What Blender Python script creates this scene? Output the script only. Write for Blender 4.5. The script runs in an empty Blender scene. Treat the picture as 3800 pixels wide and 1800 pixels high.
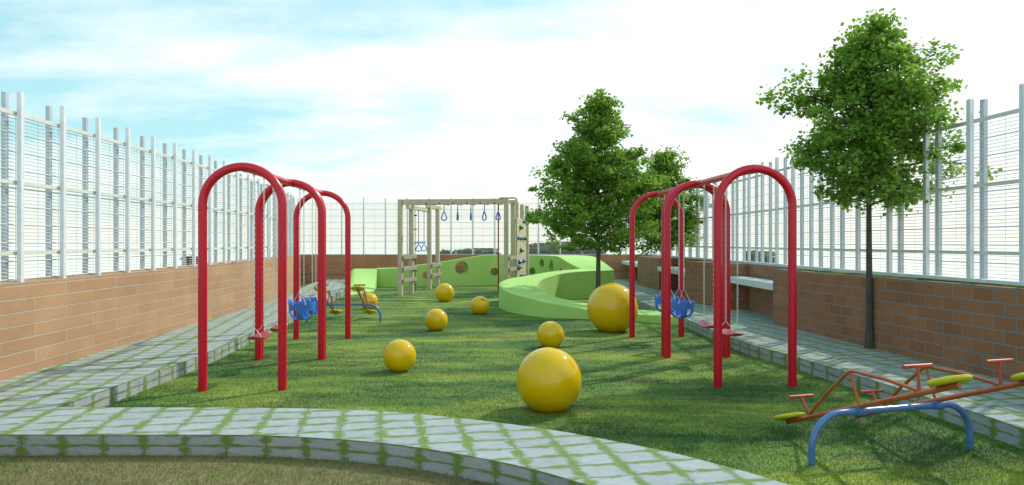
import bpy, bmesh, math, random
import numpy as np
from mathutils import Vector, Matrix

random.seed(7)
rng = np.random.default_rng(11)
R = math.radians
PI = math.pi
scene = bpy.context.scene
COL = scene.collection
CAMH = 1.554
F = 2600.0            # focal length in pixels of the 3800 px wide photograph


def G(px, py, h=0.0):
    """ground point (height h) seen at photo pixel px, py"""
    Y = F * (CAMH - h) / (py - 900.0)
    return ((px - 1900.0) / F * Y, Y)


# ---------------------------------------------------------------- mesh helper
class MB:
    def __init__(self):
        self.v = []; self.f = []; self.uv = []; self.mi = []

    def face(self, idx, uv=None, mi=0):
        self.f.append(tuple(idx)); self.uv.append(uv); self.mi.append(mi)

    def add(self, pts):
        b = len(self.v); self.v.extend([tuple(p) for p in pts]); return b

    def box(self, c, size, rotz=0.0, mat=None, bevel=0.0):
        """box centred at c; optional Matrix mat (3x3) orientation; chamfered edges"""
        sx, sy, sz = size[0] / 2, size[1] / 2, size[2] / 2
        M = mat if mat is not None else Matrix.Rotation(rotz, 3, 'Z')
        bm = bmesh.new()
        bmesh.ops.create_cube(bm, size=1.0)
        for v in bm.verts:
            v.co = Vector((v.co.x * 2 * sx, v.co.y * 2 * sy, v.co.z * 2 * sz))
        if bevel > 0:
            bmesh.ops.bevel(bm, geom=bm.edges[:], offset=bevel, segments=1, affect='EDGES')
        self.from_bm(bm, M, Vector(c))

    def beam(self, a, b, w, h, up=(0, 0, 1), bevel=0.006):
        """rectangular bar from a to b, w wide, h high"""
        a = Vector(a); b = Vector(b); d = b - a; L = d.length; d.normalize()
        u = Vector(up)
        s = d.cross(u)
        if s.length < 1e-4:
            u = Vector((1, 0, 0)); s = d.cross(u)
        s.normalize(); u = s.cross(d).normalized()
        M = Matrix((s, d, u)).transposed()
        self.box((a + b) / 2, (w, L, h), mat=M, bevel=bevel)

    def from_bm(self, bm, M=None, t=None):
        bm.verts.ensure_lookup_table()
        pts = []
        for i, v in enumerate(bm.verts):
            v.index = i
            p = v.co
            if M is not None: p = M @ p
            if t is not None: p = p + t
            pts.append(tuple(p))
        b = self.add(pts)
        for f in bm.faces:
            self.face([b + v.index for v in f.verts])
        bm.free()

    def tube(self, pts, r, n=12, closed=False, caps=True):
        P = [Vector(p) for p in pts]
        m = len(P)
        rs = r if isinstance(r, (list, tuple)) else [r] * m
        T = []
        for i in range(m):
            if closed:
                d = P[(i + 1) % m] - P[i - 1]
            else:
                d = P[min(i + 1, m - 1)] - P[max(i - 1, 0)]
            T.append(d.normalized())
        ref = Vector((0, 0, 1)) if abs(T[0].z) < 0.9 else Vector((1, 0, 0))
        s = T[0].cross(ref).normalized()
        rings = []
        for i in range(m):
            s = (s - T[i] * s.dot(T[i])).normalized()
            u = T[i].cross(s)
            b = self.add([P[i] + (s * math.cos(2 * PI * k / n) + u * math.sin(2 * PI * k / n)) * rs[i] for k in range(n)])
            rings.append(b)
        cnt = m if closed else m - 1
        for i in range(cnt):
            a, b = rings[i], rings[(i + 1) % m]
            for k in range(n):
                k2 = (k + 1) % n
                self.face((a + k, a + k2, b + k2, b + k))
        if caps and not closed:
            self.face([rings[0] + k for k in range(n)][::-1])
            self.face([rings[-1] + k for k in range(n)])

    def lathe(self, prof, n=32, M=None, t=(0, 0, 0)):
        """profile of (r, z) turned about z"""
        t = Vector(t)
        rings = []
        for (r, z) in prof:
            pts = []
            if r < 1e-6:
                p = Vector((0, 0, z)); p = (M @ p if M else p) + t
                rings.append((self.add([p]), 1))
            else:
                for k in range(n):
                    p = Vector((r * math.cos(2 * PI * k / n), r * math.sin(2 * PI * k / n), z))
                    pts.append((M @ p if M else p) + t)
                rings.append((self.add(pts), n))
        for (a, na), (b, nb) in zip(rings, rings[1:]):
            for k in range(n):
                k2 = (k + 1) % n
                if na == 1 and nb == 1: continue
                if na == 1: self.face((a, b + k2, b + k))
                elif nb == 1: self.face((a + k, a + k2, b))
                else: self.face((a + k, a + k2, b + k2, b + k))

    def prism(self, poly, z0, z1, top=True, bottom=False, uoff=0.0):
        """vertical prism on a plan polygon (counter-clockwise), UV in metres; z1 may be a list"""
        n = len(poly)
        zt = z1 if isinstance(z1, (list, tuple)) else [z1] * n
        b0 = self.add([(p[0], p[1], z0) for p in poly])
        b1 = self.add([(p[0], p[1], zt[i]) for i, p in enumerate(poly)])
        u = uoff
        for i in range(n):
            j = (i + 1) % n
            L = math.hypot(poly[j][0] - poly[i][0], poly[j][1] - poly[i][1])
            self.face((b0 + i, b0 + j, b1 + j, b1 + i),
                      [(u, 0), (u + L, 0), (u + L, zt[j] - z0), (u, zt[i] - z0)])
            u += L
        if top:
            self.face([b1 + i for i in range(n)], [(p[0], p[1]) for p in poly])
        if bottom:
            self.face([b0 + i for i in range(n)][::-1], [(p[0], p[1]) for p in poly][::-1])

    def build(self, name, mats, parent=None, smooth=None, loc=None):
        me = bpy.data.meshes.new(name)
        me.from_pydata(self.v, [], self.f)
        if any(u is not None for u in self.uv):
            ul = me.uv_layers.new(name='UVMap')
            k = 0
            for f, u in zip(self.f, self.uv):
                for j in range(len(f)):
                    ul.data[k].uv = u[j] if u else (0, 0)
                    k += 1
        if not isinstance(mats, (list, tuple)): mats = [mats]
        for m in mats: me.materials.append(m)
        if len(mats) > 1:
            for p, mi in zip(me.polygons, self.mi): p.material_index = mi
        me.update()
        if smooth is not None:
            for p in me.polygons: p.use_smooth = True
            me.set_sharp_from_angle(angle=R(smooth))
        o = bpy.data.objects.new(name, me)
        COL.objects.link(o)
        if parent is not None: o.parent = parent
        if loc is not None: o.location = loc
        return o


def tag(o, label, cat, group=None, kind=None):
    if label: o['label'] = label
    if cat: o['category'] = cat
    if group: o['group'] = group
    if kind: o['kind'] = kind
    return o


def thing(name, label, cat, loc=(0, 0, 0), rotz=0.0, group=None):
    o = bpy.data.objects.new(name, None)
    COL.objects.link(o)
    o.location = loc; o.rotation_euler = (0, 0, rotz)
    o.empty_display_size = 0.2
    return tag(o, label, cat, group)


def copy_tree(o, parent=None):
    c = o.copy(); COL.objects.link(c)
    if parent is not None: c.parent = parent
    for ch in list(o.children): copy_tree(ch, c)
    return c


def dup(root, label, loc, rotz):
    c = copy_tree(root)
    c.location = loc; c.rotation_euler = (0, 0, rotz); c['label'] = label
    return c


# ---------------------------------------------------------------- materials
def newmat(name):
    m = bpy.data.materials.new(name); m.use_nodes = True
    nt = m.node_tree
    b = nt.nodes['Principled BSDF']
    return m, nt, b


class N:
    """tiny node-graph helper"""
    def __init__(self, nt): self.nt = nt
    def new(self, t, **kw):
        n = self.nt.nodes.new(t)
        for k, v in kw.items(): setattr(n, k, v)
        return n
    def link(self, a, b): self.nt.links.new(a, b)
    def noise(self, vec, scale, detail=4, rough=0.55, lac=2.0):
        n = self.new('ShaderNodeTexNoise')
        n.inputs['Scale'].default_value = scale
        n.inputs['Detail'].default_value = detail
        n.inputs['Roughness'].default_value = rough
        if vec is not None: self.link(vec, n.inputs['Vector'])
        return n.outputs['Fac']
    def ramp(self, fac, stops):
        n = self.new('ShaderNodeValToRGB')
        cr = n.color_ramp
        while len(cr.elements) < len(stops): cr.elements.new(0.5)
        for e, (p, c) in zip(cr.elements, stops):
            e.position = p
            e.color = (c, c, c, 1) if isinstance(c, (int, float)) else (*c, 1)
        self.link(fac, n.inputs['Fac'])
        return n.outputs['Color']
    def mix(self, fac, a, b, mode='MIX'):
        n = self.new('ShaderNodeMix', data_type='RGBA', blend_type=mode)
        for s, x in ((0, fac), (6, a), (7, b)):
            if isinstance(x, (int, float)): n.inputs[s].default_value = x
            elif isinstance(x, tuple): n.inputs[s].default_value = (*x, 1)
            else: self.link(x, n.inputs[s])
        return n.outputs[2]
    def math(self, op, a, b=None, c=None, clamp=False):
        n = self.new('ShaderNodeMath', operation=op, use_clamp=clamp)
        for s, x in enumerate((a, b, c)):
            if x is None: continue
            if isinstance(x, (int, float)): n.inputs[s].default_value = x
            else: self.link(x, n.inputs[s])
        return n.outputs[0]
    def mapping(self, vec, scale=(1, 1, 1), rot=(0, 0, 0), loc=(0, 0, 0)):
        n = self.new('ShaderNodeMapping')
        n.inputs['Scale'].default_value = scale
        n.inputs['Rotation'].default_value = rot
        n.inputs['Location'].default_value = loc
        self.link(vec, n.inputs['Vector'])
        return n.outputs[0]
    def bump(self, h, strength, dist, bsdf, normal=None):
        n = self.new('ShaderNodeBump')
        n.inputs['Strength'].default_value = strength
        n.inputs['Distance'].default_value = dist
        self.link(h, n.inputs['Height'])
        if normal is not None: self.link(normal, n.inputs['Normal'])
        if bsdf is not None: self.link(n.outputs[0], bsdf.inputs['Normal'])
        return n.outputs[0]
    def pos(self): return self.new('ShaderNodeNewGeometry').outputs['Position']
    def obj(self): return self.new('ShaderNodeTexCoord').outputs['Object']
    def uv(self): return self.new('ShaderNodeTexCoord').outputs['UV']


def paint(name, col, rough=0.35, var=0.12, coat=0.0, metallic=0.0, bump=0.0, nscale=9.0, wear=None):
    m, nt, b = newmat(name); n = N(nt)
    p = n.obj()
    a = n.noise(p, nscale, 5, 0.6)
    dark = tuple(c * (1 - var) for c in col); lite = tuple(min(1, c * (1 + var)) for c in col)
    c = n.ramp(a, [(0.3, dark), (0.7, lite)])
    if wear:
        w = n.ramp(n.noise(p, 23.0, 6, 0.7), [(0.62, 0.0), (0.72, 1.0)])
        c = n.mix(n.math('MULTIPLY', w, wear[0]), c, wear[1])
    n.link(c, b.inputs['Base Color'])
    r = n.ramp(n.noise(p, 4.0, 4), [(0.3, max(0.02, rough - 0.02)), (0.7, rough + 0.04)])
    n.link(r, b.inputs['Roughness'])
    b.inputs['Metallic'].default_value = metallic
    b.inputs['Coat Weight'].default_value = coat
    b.inputs['Coat Roughness'].default_value = 0.06
    if bump: n.bump(n.noise(p, 60.0, 4), bump, 0.01, b)
    return m


def grass_color(n, p, dry=0.0):
    """shared colour of the turf and of its blades (world metres)"""
    streak = n.noise(n.mapping(p, scale=(0.9, 2.6, 1)), 1.1, 6, 0.62)
    patch = n.noise(p, 0.55, 4, 0.6)
    fine = n.noise(n.mapping(p, scale=(1, 2.2, 1)), 26.0, 5, 0.7)
    c1 = n.ramp(streak, [(0.28, (0.050, 0.120, 0.018)), (0.46, (0.105, 0.205, 0.030)),
                         (0.60, (0.175, 0.275, 0.042)), (0.76, (0.270, 0.340, 0.075))])
    c2 = n.ramp(patch, [(0.35, (0.080, 0.190, 0.030)), (0.65, (0.215, 0.285, 0.058))])
    c = n.mix(0.40, c1, c2)
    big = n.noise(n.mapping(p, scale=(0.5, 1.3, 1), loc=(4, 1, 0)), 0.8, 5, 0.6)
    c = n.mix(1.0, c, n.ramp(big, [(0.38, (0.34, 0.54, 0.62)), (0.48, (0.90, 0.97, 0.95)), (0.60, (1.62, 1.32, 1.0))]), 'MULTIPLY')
    f = n.ramp(fine, [(0.3, (0.62, 0.62, 0.62)), (0.7, (1.35, 1.32, 1.25))])
    c = n.mix(1.0, c, f, 'MULTIPLY')
    soil = n.ramp(n.noise(n.mapping(p, scale=(0.6, 1.5, 1), loc=(7, 3, 0)), 1.3, 6, 0.7), [(0.49, 0.0), (0.66, 0.85)])
    c = n.mix(soil, c, (0.050, 0.080, 0.024))
    if dry > 0:
        d = n.ramp(n.noise(n.mapping(p, scale=(1, 1.6, 1), loc=(2, 9, 0)), 2.4, 6, 0.65), [(0.32, 0.25), (0.54, 1.0)])
        c = n.mix(n.math('MULTIPLY', d, dry), c, (0.235, 0.215, 0.088))
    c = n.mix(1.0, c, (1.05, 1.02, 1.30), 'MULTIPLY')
    return c, fine


def mat_grass(name, dry=0.0, blades=False):
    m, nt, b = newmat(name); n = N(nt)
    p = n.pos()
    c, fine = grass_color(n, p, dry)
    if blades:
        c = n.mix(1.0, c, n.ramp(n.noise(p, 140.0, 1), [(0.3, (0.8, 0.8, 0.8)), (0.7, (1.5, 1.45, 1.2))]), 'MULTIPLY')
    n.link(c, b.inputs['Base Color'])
    b.inputs['Roughness'].default_value = 0.75
    b.inputs['Specular IOR Level'].default_value = 0.25
    if blades:
        tr = n.new('ShaderNodeBsdfTranslucent'); n.link(c, tr.inputs['Color'])
        mx = n.new('ShaderNodeMixShader'); mx.inputs[0].default_value = 0.45
        n.link(b.outputs[0], mx.inputs[1]); n.link(tr.outputs[0], mx.inputs[2])
        n.link(mx.outputs[0], nt.nodes['Material Output'].inputs['Surface'])
    if not blades:
        n.bump(n.math('ADD', fine, n.noise(p, 90.0, 3)), 0.6, 0.02, b)
    return m


def mat_paver():
    m, nt, b = newmat('paver'); n = N(nt)
    uv = n.uv()
    wob = n.new('ShaderNodeVectorMath', operation='ADD')
    n.link(uv, wob.inputs[0])
    nz = n.new('ShaderNodeTexNoise'); nz.inputs['Scale'].default_value = 4.0; nz.inputs['Detail'].default_value = 6
    n.link(uv, nz.inputs['Vector'])
    sc = n.new('ShaderNodeVectorMath', operation='SCALE'); sc.inputs['Scale'].default_value = 0.10
    sub = n.new('ShaderNodeVectorMath', operation='SUBTRACT'); sub.inputs[1].default_value = (0.5, 0.5, 0.5)
    n.link(nz.outputs['Color'], sub.inputs[0]); n.link(sub.outputs[0], sc.inputs[0]); n.link(sc.outputs[0], wob.inputs[1])

    def brick(vec, mortar, smooth):
        k = n.new('ShaderNodeTexBrick'); k.offset = 0.0; k.squash = 1.0
        k.inputs['Scale'].default_value = 1.0
        k.inputs['Brick Width'].default_value = 1.0
        k.inputs['Row Height'].default_value = 1.0
        k.inputs['Mortar Size'].default_value = mortar
        k.inputs['Mortar Smooth'].default_value = smooth
        k.inputs['Color1'].default_value = (0.92, 0.92, 0.92, 1)
        k.inputs['Color2'].default_value = (1.06, 1.06, 1.06, 1)
        n.link(vec, k.inputs['Vector'])
        return k
    joint = brick(uv, 0.010, 0.2)
    mossb = brick(wob.outputs[0], 0.30, 1.0)
    ms = n.noise(n.mapping(uv, scale=(1, 1, 1), loc=(3, 1, 0)), 1.7, 6, 0.72)
    mossamt = n.math('ADD', n.math('MULTIPLY', mossb.outputs['Fac'], 0.95), n.math('MULTIPLY', n.math('SUBTRACT', ms, 0.5), 3.1))
    moss = n.ramp(n.math('ADD', mossamt, n.math('MULTIPLY', n.math('SUBTRACT', n.noise(uv, 26.0, 4, 0.7), 0.5), 0.7)), [(0.53, 0.0), (0.93, 0.95)])
    stone = n.noise(uv, 3.2, 6, 0.65)
    grain = n.noise(uv, 70.0, 3, 0.6)
    c = n.ramp(stone, [(0.3, (0.285, 0.325, 0.345)), (0.7, (0.385, 0.425, 0.445))])
    c = n.mix(1.0, c, joint.outputs['Color'], 'MULTIPLY')
    c = n.mix(1.0, c, n.ramp(grain, [(0.3, 0.86), (0.7, 1.1)]), 'MULTIPLY')
    c = n.mix(joint.outputs['Fac'], c, (0.05, 0.055, 0.045))
    mc = n.ramp(n.noise(uv, 40.0, 3), [(0.3, (0.105, 0.200, 0.018)), (0.7, (0.230, 0.350, 0.055))])
    c = n.mix(moss, c, mc)
    n.link(c, b.inputs['Base Color'])
    b.inputs['Roughness'].default_value = 0.82
    h = n.math('ADD', n.math('MULTIPLY', joint.outputs['Fac'], -1.0), n.math('MULTIPLY', grain, 0.25))
    h = n.math('ADD', h, n.math('MULTIPLY', n.math('MULTIPLY', moss, n.noise(uv, 90.0, 2)), 1.4))
    n.bump(h, 0.6, 0.012, b)
    return m


def mat_brick(name, bw, rh=0.14, c1=(0.50, 0.245, 0.115), c2=(0.41, 0.185, 0.085), mo=(0.36, 0.37, 0.37)):
    m, nt, b = newmat(name); n = N(nt)
    uv = n.uv()
    k = n.new('ShaderNodeTexBrick'); k.offset = 0.5
    k.inputs['Scale'].default_value = 1.0
    k.inputs['Brick Width'].default_value = bw
    k.inputs['Row Height'].default_value = rh
    k.inputs['Mortar Size'].default_value = 0.008
    k.inputs['Mortar Smooth'].default_value = 0.3
    k.inputs['Bias'].default_value = -0.1
    k.inputs['Color1'].default_value = (*c1, 1)
    k.inputs['Color2'].default_value = (*c2, 1)
    k.inputs['Mortar'].default_value = (*mo, 1)
    n.link(uv, k.inputs['Vector'])
    g = n.noise(uv, 55.0, 4, 0.7)
    l = n.noise(uv, 1.4, 5, 0.6)
    c = n.mix(1.0, k.outputs['Color'], n.ramp(g, [(0.25, 0.74), (0.75, 1.22)]), 'MULTIPLY')
    c = n.mix(1.0, c, n.ramp(l, [(0.3, 0.86), (0.7, 1.1)]), 'MULTIPLY')
    n.link(c, b.inputs['Base Color'])
    b.inputs['Roughness'].default_value = 0.9
    h = n.math('ADD', n.math('MULTIPLY', k.outputs['Fac'], -1.0), n.math('MULTIPLY', g, 0.35))
    n.bump(h, 0.7, 0.010, b)
    return m


def mat_wood(name='weathered_wood', dim=1.0):
    m, nt, b = newmat(name); n = N(nt)
    p = n.obj()
    w = n.noise(n.mapping(p, scale=(9, 9, 0.9)), 3.0, 6, 0.65)
    w2 = n.noise(n.mapping(p, scale=(2.2, 2.2, 9)), 3.0, 4, 0.6)
    c = n.ramp(w, [(0.28, (0.36, 0.315, 0.215)), (0.5, (0.52, 0.465, 0.325)), (0.72, (0.63, 0.575, 0.41))])
    c = n.mix(0.35, c, n.ramp(w2, [(0.3, (0.40, 0.355, 0.245)), (0.7, (0.63, 0.56, 0.39))]))
    c = n.mix(1.0, c, (dim * 0.93, dim * 0.95, dim), 'MULTIPLY')
    n.link(c, b.inputs['Base Color'])
    b.inputs['Roughness'].default_value = 0.78
    n.bump(w, 0.35, 0.01, b)
    return m


def mat_panel():
    m, nt, b = newmat('panel_wood'); n = N(nt)
    p = n.obj()
    w = n.noise(n.mapping(p, scale=(0.8, 0.8, 14)), 3.0, 6, 0.6)
    c = n.ramp(w, [(0.3, (0.40, 0.335, 0.205)), (0.7, (0.60, 0.53, 0.36))])
    n.link(c, b.inputs['Base Color'])
    b.inputs['Roughness'].default_value = 0.65
    n.bump(w, 0.2, 0.006, b)
    return m


def mat_leaf(name, lo, hi, trans=0.4):
    m, nt, b = newmat(name); n = N(nt)
    p = n.obj()
    c = n.ramp(n.noise(p, 13.0, 2, 0.6), [(0.3, lo), (0.7, hi)])
    n.link(c, b.inputs['Base Color'])
    b.inputs['Roughness'].default_value = 0.5
    b.inputs['Specular IOR Level'].default_value = 0.35
    tr = n.new('ShaderNodeBsdfTranslucent')
    tc = n.mix(1.0, c, (1.25, 1.3, 0.6), 'MULTIPLY')
    n.link(tc, tr.inputs['Color'])
    mx = n.new('ShaderNodeMixShader'); mx.inputs[0].default_value = trans
    n.link(b.outputs[0], mx.inputs[1]); n.link(tr.outputs[0], mx.inputs[2])
    n.link(mx.outputs[0], nt.nodes['Material Output'].inputs['Surface'])
    return m


def mat_bark():
    m, nt, b = newmat('bark'); n = N(nt)
    p = n.obj()
    w = n.noise(n.mapping(p, scale=(6, 6, 1.2)), 6.0, 6, 0.7)
    n.link(n.ramp(w, [(0.3, (0.035, 0.036, 0.030)), (0.7, (0.115, 0.110, 0.090))]), b.inputs['Base Color'])
    b.inputs['Roughness'].default_value = 0.9
    n.bump(w, 0.8, 0.02, b)
    return m


def mat_green():
    m, nt, b = newmat('green_rubber'); n = N(nt)
    p = n.obj()
    a = n.noise(p, 1.6, 5, 0.6)
    g = n.noise(p, 45.0, 4, 0.7)
    c = n.ramp(a, [(0.3, (0.370, 0.630, 0.145)), (0.7, (0.430, 0.690, 0.195))])
    c = n.mix(1.0, c, n.ramp(g, [(0.3, 0.88), (0.7, 1.1)]), 'MULTIPLY')
    n.link(c, b.inputs['Base Color'])
    b.inputs['Roughness'].default_value = 0.8
    n.bump(g, 0.3, 0.008, b)
    return m


def mat_field():
    m, nt, b = newmat('pale_field'); n = N(nt)
    p = n.pos()
    c = n.ramp(n.noise(p, 0.12, 6, 0.6), [(0.3, (0.72, 0.70, 0.58)), (0.7, (0.84, 0.82, 0.72))])
    n.link(c, b.inputs['Base Color'])
    b.inputs['Roughness'].default_value = 0.95
    return m


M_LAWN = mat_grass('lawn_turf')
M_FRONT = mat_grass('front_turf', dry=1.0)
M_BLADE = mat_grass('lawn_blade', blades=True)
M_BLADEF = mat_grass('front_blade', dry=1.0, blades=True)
M_PAVER = mat_paver()
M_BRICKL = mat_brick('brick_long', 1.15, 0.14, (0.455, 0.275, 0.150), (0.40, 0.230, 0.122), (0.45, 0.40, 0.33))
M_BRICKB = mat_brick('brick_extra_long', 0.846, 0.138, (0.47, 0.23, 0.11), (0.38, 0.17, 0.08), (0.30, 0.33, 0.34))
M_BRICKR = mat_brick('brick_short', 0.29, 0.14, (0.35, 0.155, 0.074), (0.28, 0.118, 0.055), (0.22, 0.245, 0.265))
M_WOOD = mat_wood()
M_BOARD = mat_wood('shaded_board_wood', 0.72)  # same wood with shade put into its colour, so sunlit boards look dimmer
M_PANEL = mat_panel()
M_GREEN = mat_green()
M_FIELD = mat_field()
M_BARK = mat_bark()
M_LEAF = mat_leaf('tree_leaf', (0.100, 0.215, 0.030), (0.275, 0.430, 0.090), 0.5)
M_BUSH = mat_leaf('bush_leaf', (0.060, 0.100, 0.026), (0.120, 0.160, 0.050), 0.35)
M_RED = paint('red_enamel', (0.52, 0.0015, 0.024), 0.27, 0.03, coat=0.0, nscale=3.0)
M_SEAT = paint('red_rubber', (0.40, 0.030, 0.045), 0.42, 0.15)
M_BLUEP = paint('blue_plastic', (0.045, 0.200, 0.680), 0.38, 0.12)
M_BLUEF = paint('blue_enamel', (0.070, 0.180, 0.450), 0.30, 0.15, coat=0.3)
M_ORANGE = paint('orange_enamel', (0.42, 0.090, 0.022), 0.32, 0.2, coat=0.3)
M_TBAR = paint('faded_red_grip', (0.45, 0.070, 0.050), 0.45, 0.2)
M_YSEAT = paint('yellow_green_seat', (0.56, 0.54, 0.020), 0.40, 0.12)
M_BALL = paint('yellow_ball', (0.66, 0.440, 0.001), 0.07, 0.05, coat=0.0, nscale=3.0)
M_STEEL = paint('galvanised_steel', (0.66, 0.66, 0.63), 0.40, 0.1, metallic=0.15)
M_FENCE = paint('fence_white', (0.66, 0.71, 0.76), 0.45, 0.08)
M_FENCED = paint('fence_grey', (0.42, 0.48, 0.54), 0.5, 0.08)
M_WIRE = paint('fence_wire', (0.54, 0.61, 0.64), 0.5, 0.1)
M_RAIL = paint('fence_rail', (0.62, 0.64, 0.58), 0.5, 0.08)
M_SLAB = paint('white_slab', (0.62, 0.66, 0.68), 0.7, 0.08, bump=0.1)
M_ROPE = paint('dark_rope', (0.035, 0.040, 0.045), 0.8, 0.3)
M_HBLUE = paint('hold_blue', (0.012, 0.085, 0.36), 0.5, 0.2)
M_HGREEN = paint('hold_green', (0.010, 0.17, 0.115), 0.5, 0.2)
M_REDPOLE = paint('dark_red_enamel', (0.33, 0.012, 0.020), 0.3, 0.1, coat=0.3)
M_VALVE = paint('valve_grey', (0.10, 0.08, 0.06), 0.5, 0.2)

# ---------------------------------------------------------------- ground, lawns, paths
PH = 0.16             # height of the raised path


def catmull(P, k=6):
    P = [np.array(p, float) for p in P]
    out = []
    for i in range(len(P) - 1):
        p0 = P[max(i - 1, 0)]; p1 = P[i]; p2 = P[i + 1]; p3 = P[min(i + 2, len(P) - 1)]
        for j in range(k):
            t = j / k
            out.append(0.5 * ((2 * p1) + (p2 - p0) * t + (2 * p0 - 5 * p1 + 4 * p2 - p3) * t * t + (3 * p1 - p0 - 3 * p2 + p3) * t ** 3))
    out.append(P[-1])
    return out


rear = [(-3.86, 5.93)] + [G(a, b, PH) for a, b in [(700, 1512), (1000, 1513.6), (1325, 1521), (1580, 1539), (1834, 1566), (2060, 1597),
                                                  (2205, 1623), (2459, 1672), (2642, 1717), (2792, 1757), (2929, 1799)]] + [(2.35, 3.05), (3.1, 1.7), (3.6, 0.2)]
front = [(-3.86, 5.09)] + [G(a, b, PH) for a, b in [(700, 1613), (853, 1613), (1056, 1618), (1300, 1633), (1458, 1648), (1626, 1671),
                                                   (1834, 1709), (1997, 1745), (2172, 1797)]] + [(1.15, 3.35), (1.85, 2.2), (2.4, 0.9), (2.6, -0.6)]
rearS = catmull(rear, 5)
frontS = catmull(front, 6)


def resample(P, n):
    P = np.array(P); d = np.r_[0, np.cumsum(np.hypot(*np.diff(P, axis=0).T))]
    t = np.linspace(0, d[-1], n)
    return np.c_[np.interp(t, d, P[:, 0]), np.interp(t, d, P[:, 1])]


NR = 60
rearR = resample(rearS, NR); frontR = resample(frontS, NR)
mid = (rearR + frontR) / 2

leftIn = [(-3.84, -1.0), (-3.84, 3.0), (-3.86, 5.09), (-3.86, 5.93), (-3.84, 8.31), (-3.88, 9.2), (-4.02, 10.66), (-4.3, 14.0), (-4.64, 17.85), (-4.93, 20.5), (-5.5, 23.6), (-6.1, 27.1)]
leftOut = [(-5.0, -1.0), (-5.05, 3.0), (-5.08, 5.09), (-5.1, 5.93), (-5.25, 8.31), (-5.28, 9.2), (-5.42, 11.69), (-5.60, 14.6), (-5.90, 17.85), (-6.3, 20.5), (-6.75, 23.2), (-7.2, 27.1)]
rightIn = [(4.0, -1.0), (3.92, 4.0), (3.78, 6.0), (3.58, 7.76), (3.46, 8.7), (3.28, 9.5), (3.21, 10.5), (3.20, 11.6), (3.18, 12.8), (3.11, 14.6), (3.02, 16.9), (3.0, 19.0), (3.05, 22.0), (3.05, 27.1)]
rightOut = [(5.9, -1.0), (5.55, 4.0), (5.4, 6.0), (5.3, 7.76), (5.2, 8.7), (5.1, 9.5), (5.1, 10.5), (5.1, 11.6), (5.1, 12.8), (5.1, 14.6), (5.05, 16.9), (5.0, 19.0), (5.0, 22.0), (5.0, 27.1)]
YAW = R(10.6)
CW, RH = 0.298, 0.222


def top_uv(x, y):
    return ((x * math.cos(YAW) + y * math.sin(YAW)) / CW, (-x * math.sin(YAW) + y * math.cos(YAW)) / RH)


def strip(mb, A, B, kerbA=True, kerbB=True):
    """raised strip between polylines A (left-hand side) and B"""
    n = len(A)
    ta = mb.add([(a[0], a[1], PH) for a in A]); tb = mb.add([(b[0], b[1], PH) for b in B])
    ga = mb.add([(a[0], a[1], -0.03) for a in A]); gb = mb.add([(b[0], b[1], -0.03) for b in B])
    ua = ub = 0.0
    for i in range(n - 1):
        mb.face((ta + i, tb + i, tb + i + 1, ta + i + 1),
                [top_uv(*A[i]), top_uv(*B[i]), top_uv(*B[i + 1]), top_uv(*A[i + 1])])
        la = math.hypot(A[i + 1][0] - A[i][0], A[i + 1][1] - A[i][1]) / CW
        lb = math.hypot(B[i + 1][0] - B[i][0], B[i + 1][1] - B[i][1]) / CW
        v0, v1 = -0.03 / 0.08, PH / 0.08
        if kerbA: mb.face((ga + i, ta + i, ta + i + 1, ga + i + 1), [(ua, v0), (ua, v1), (ua + la, v1), (ua + la, v0)])
        if kerbB: mb.face((gb + i, gb + i + 1, tb + i + 1, tb + i), [(ub, v0), (ub + lb, v0), (ub + lb, v1), (ub, v1)])
        ua += la; ub += lb


pm = MB()
strip(pm, rearR[1:] if False else rearR, frontR)
strip(pm, [tuple(p) for p in leftOut], [tuple(p) for p in leftIn])
strip(pm, [tuple(p) for p in rightIn], [tuple(p) for p in rightOut])
path = pm.build('path', M_PAVER)
tag(path, None, None, kind='structure')

g = MB()
g.add([(-4000, -4000, -0.06), (4000, -4000, -0.06), (4000, 4000, -0.06), (-4000, 4000, -0.06)])
g.face((0, 1, 2, 3))
tag(g.build('ground', M_FIELD), None, None, kind='structure')
# the play lawn lies behind the front path, the drier lawn in front of it; they meet under the path
midl = [tuple(p) for p in mid]
lawn = MB()
poly = [(-5.0, 5.5)] + midl + [(5.2, -0.3), (5.4, 27.2), (-8.6, 27.2), (-5.6, 15.0)]
b0 = lawn.add([(x, y, 0.0) for x, y in poly]); lawn.face(list(range(len(poly))))
tag(lawn.build('lawn', M_LAWN), None, None, kind='structure')
fl = MB()
poly2 = [(-5.0, -40.0), (5.2, -40.0), (5.2, -0.31)] + midl[::-1] + [(-5.0, 5.49)]
fl.add([(x, y, 0.0) for x, y in poly2]); fl.face(list(range(len(poly2))))
tag(fl.build('front_lawn', M_FRONT), None, None, kind='structure')


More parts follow.
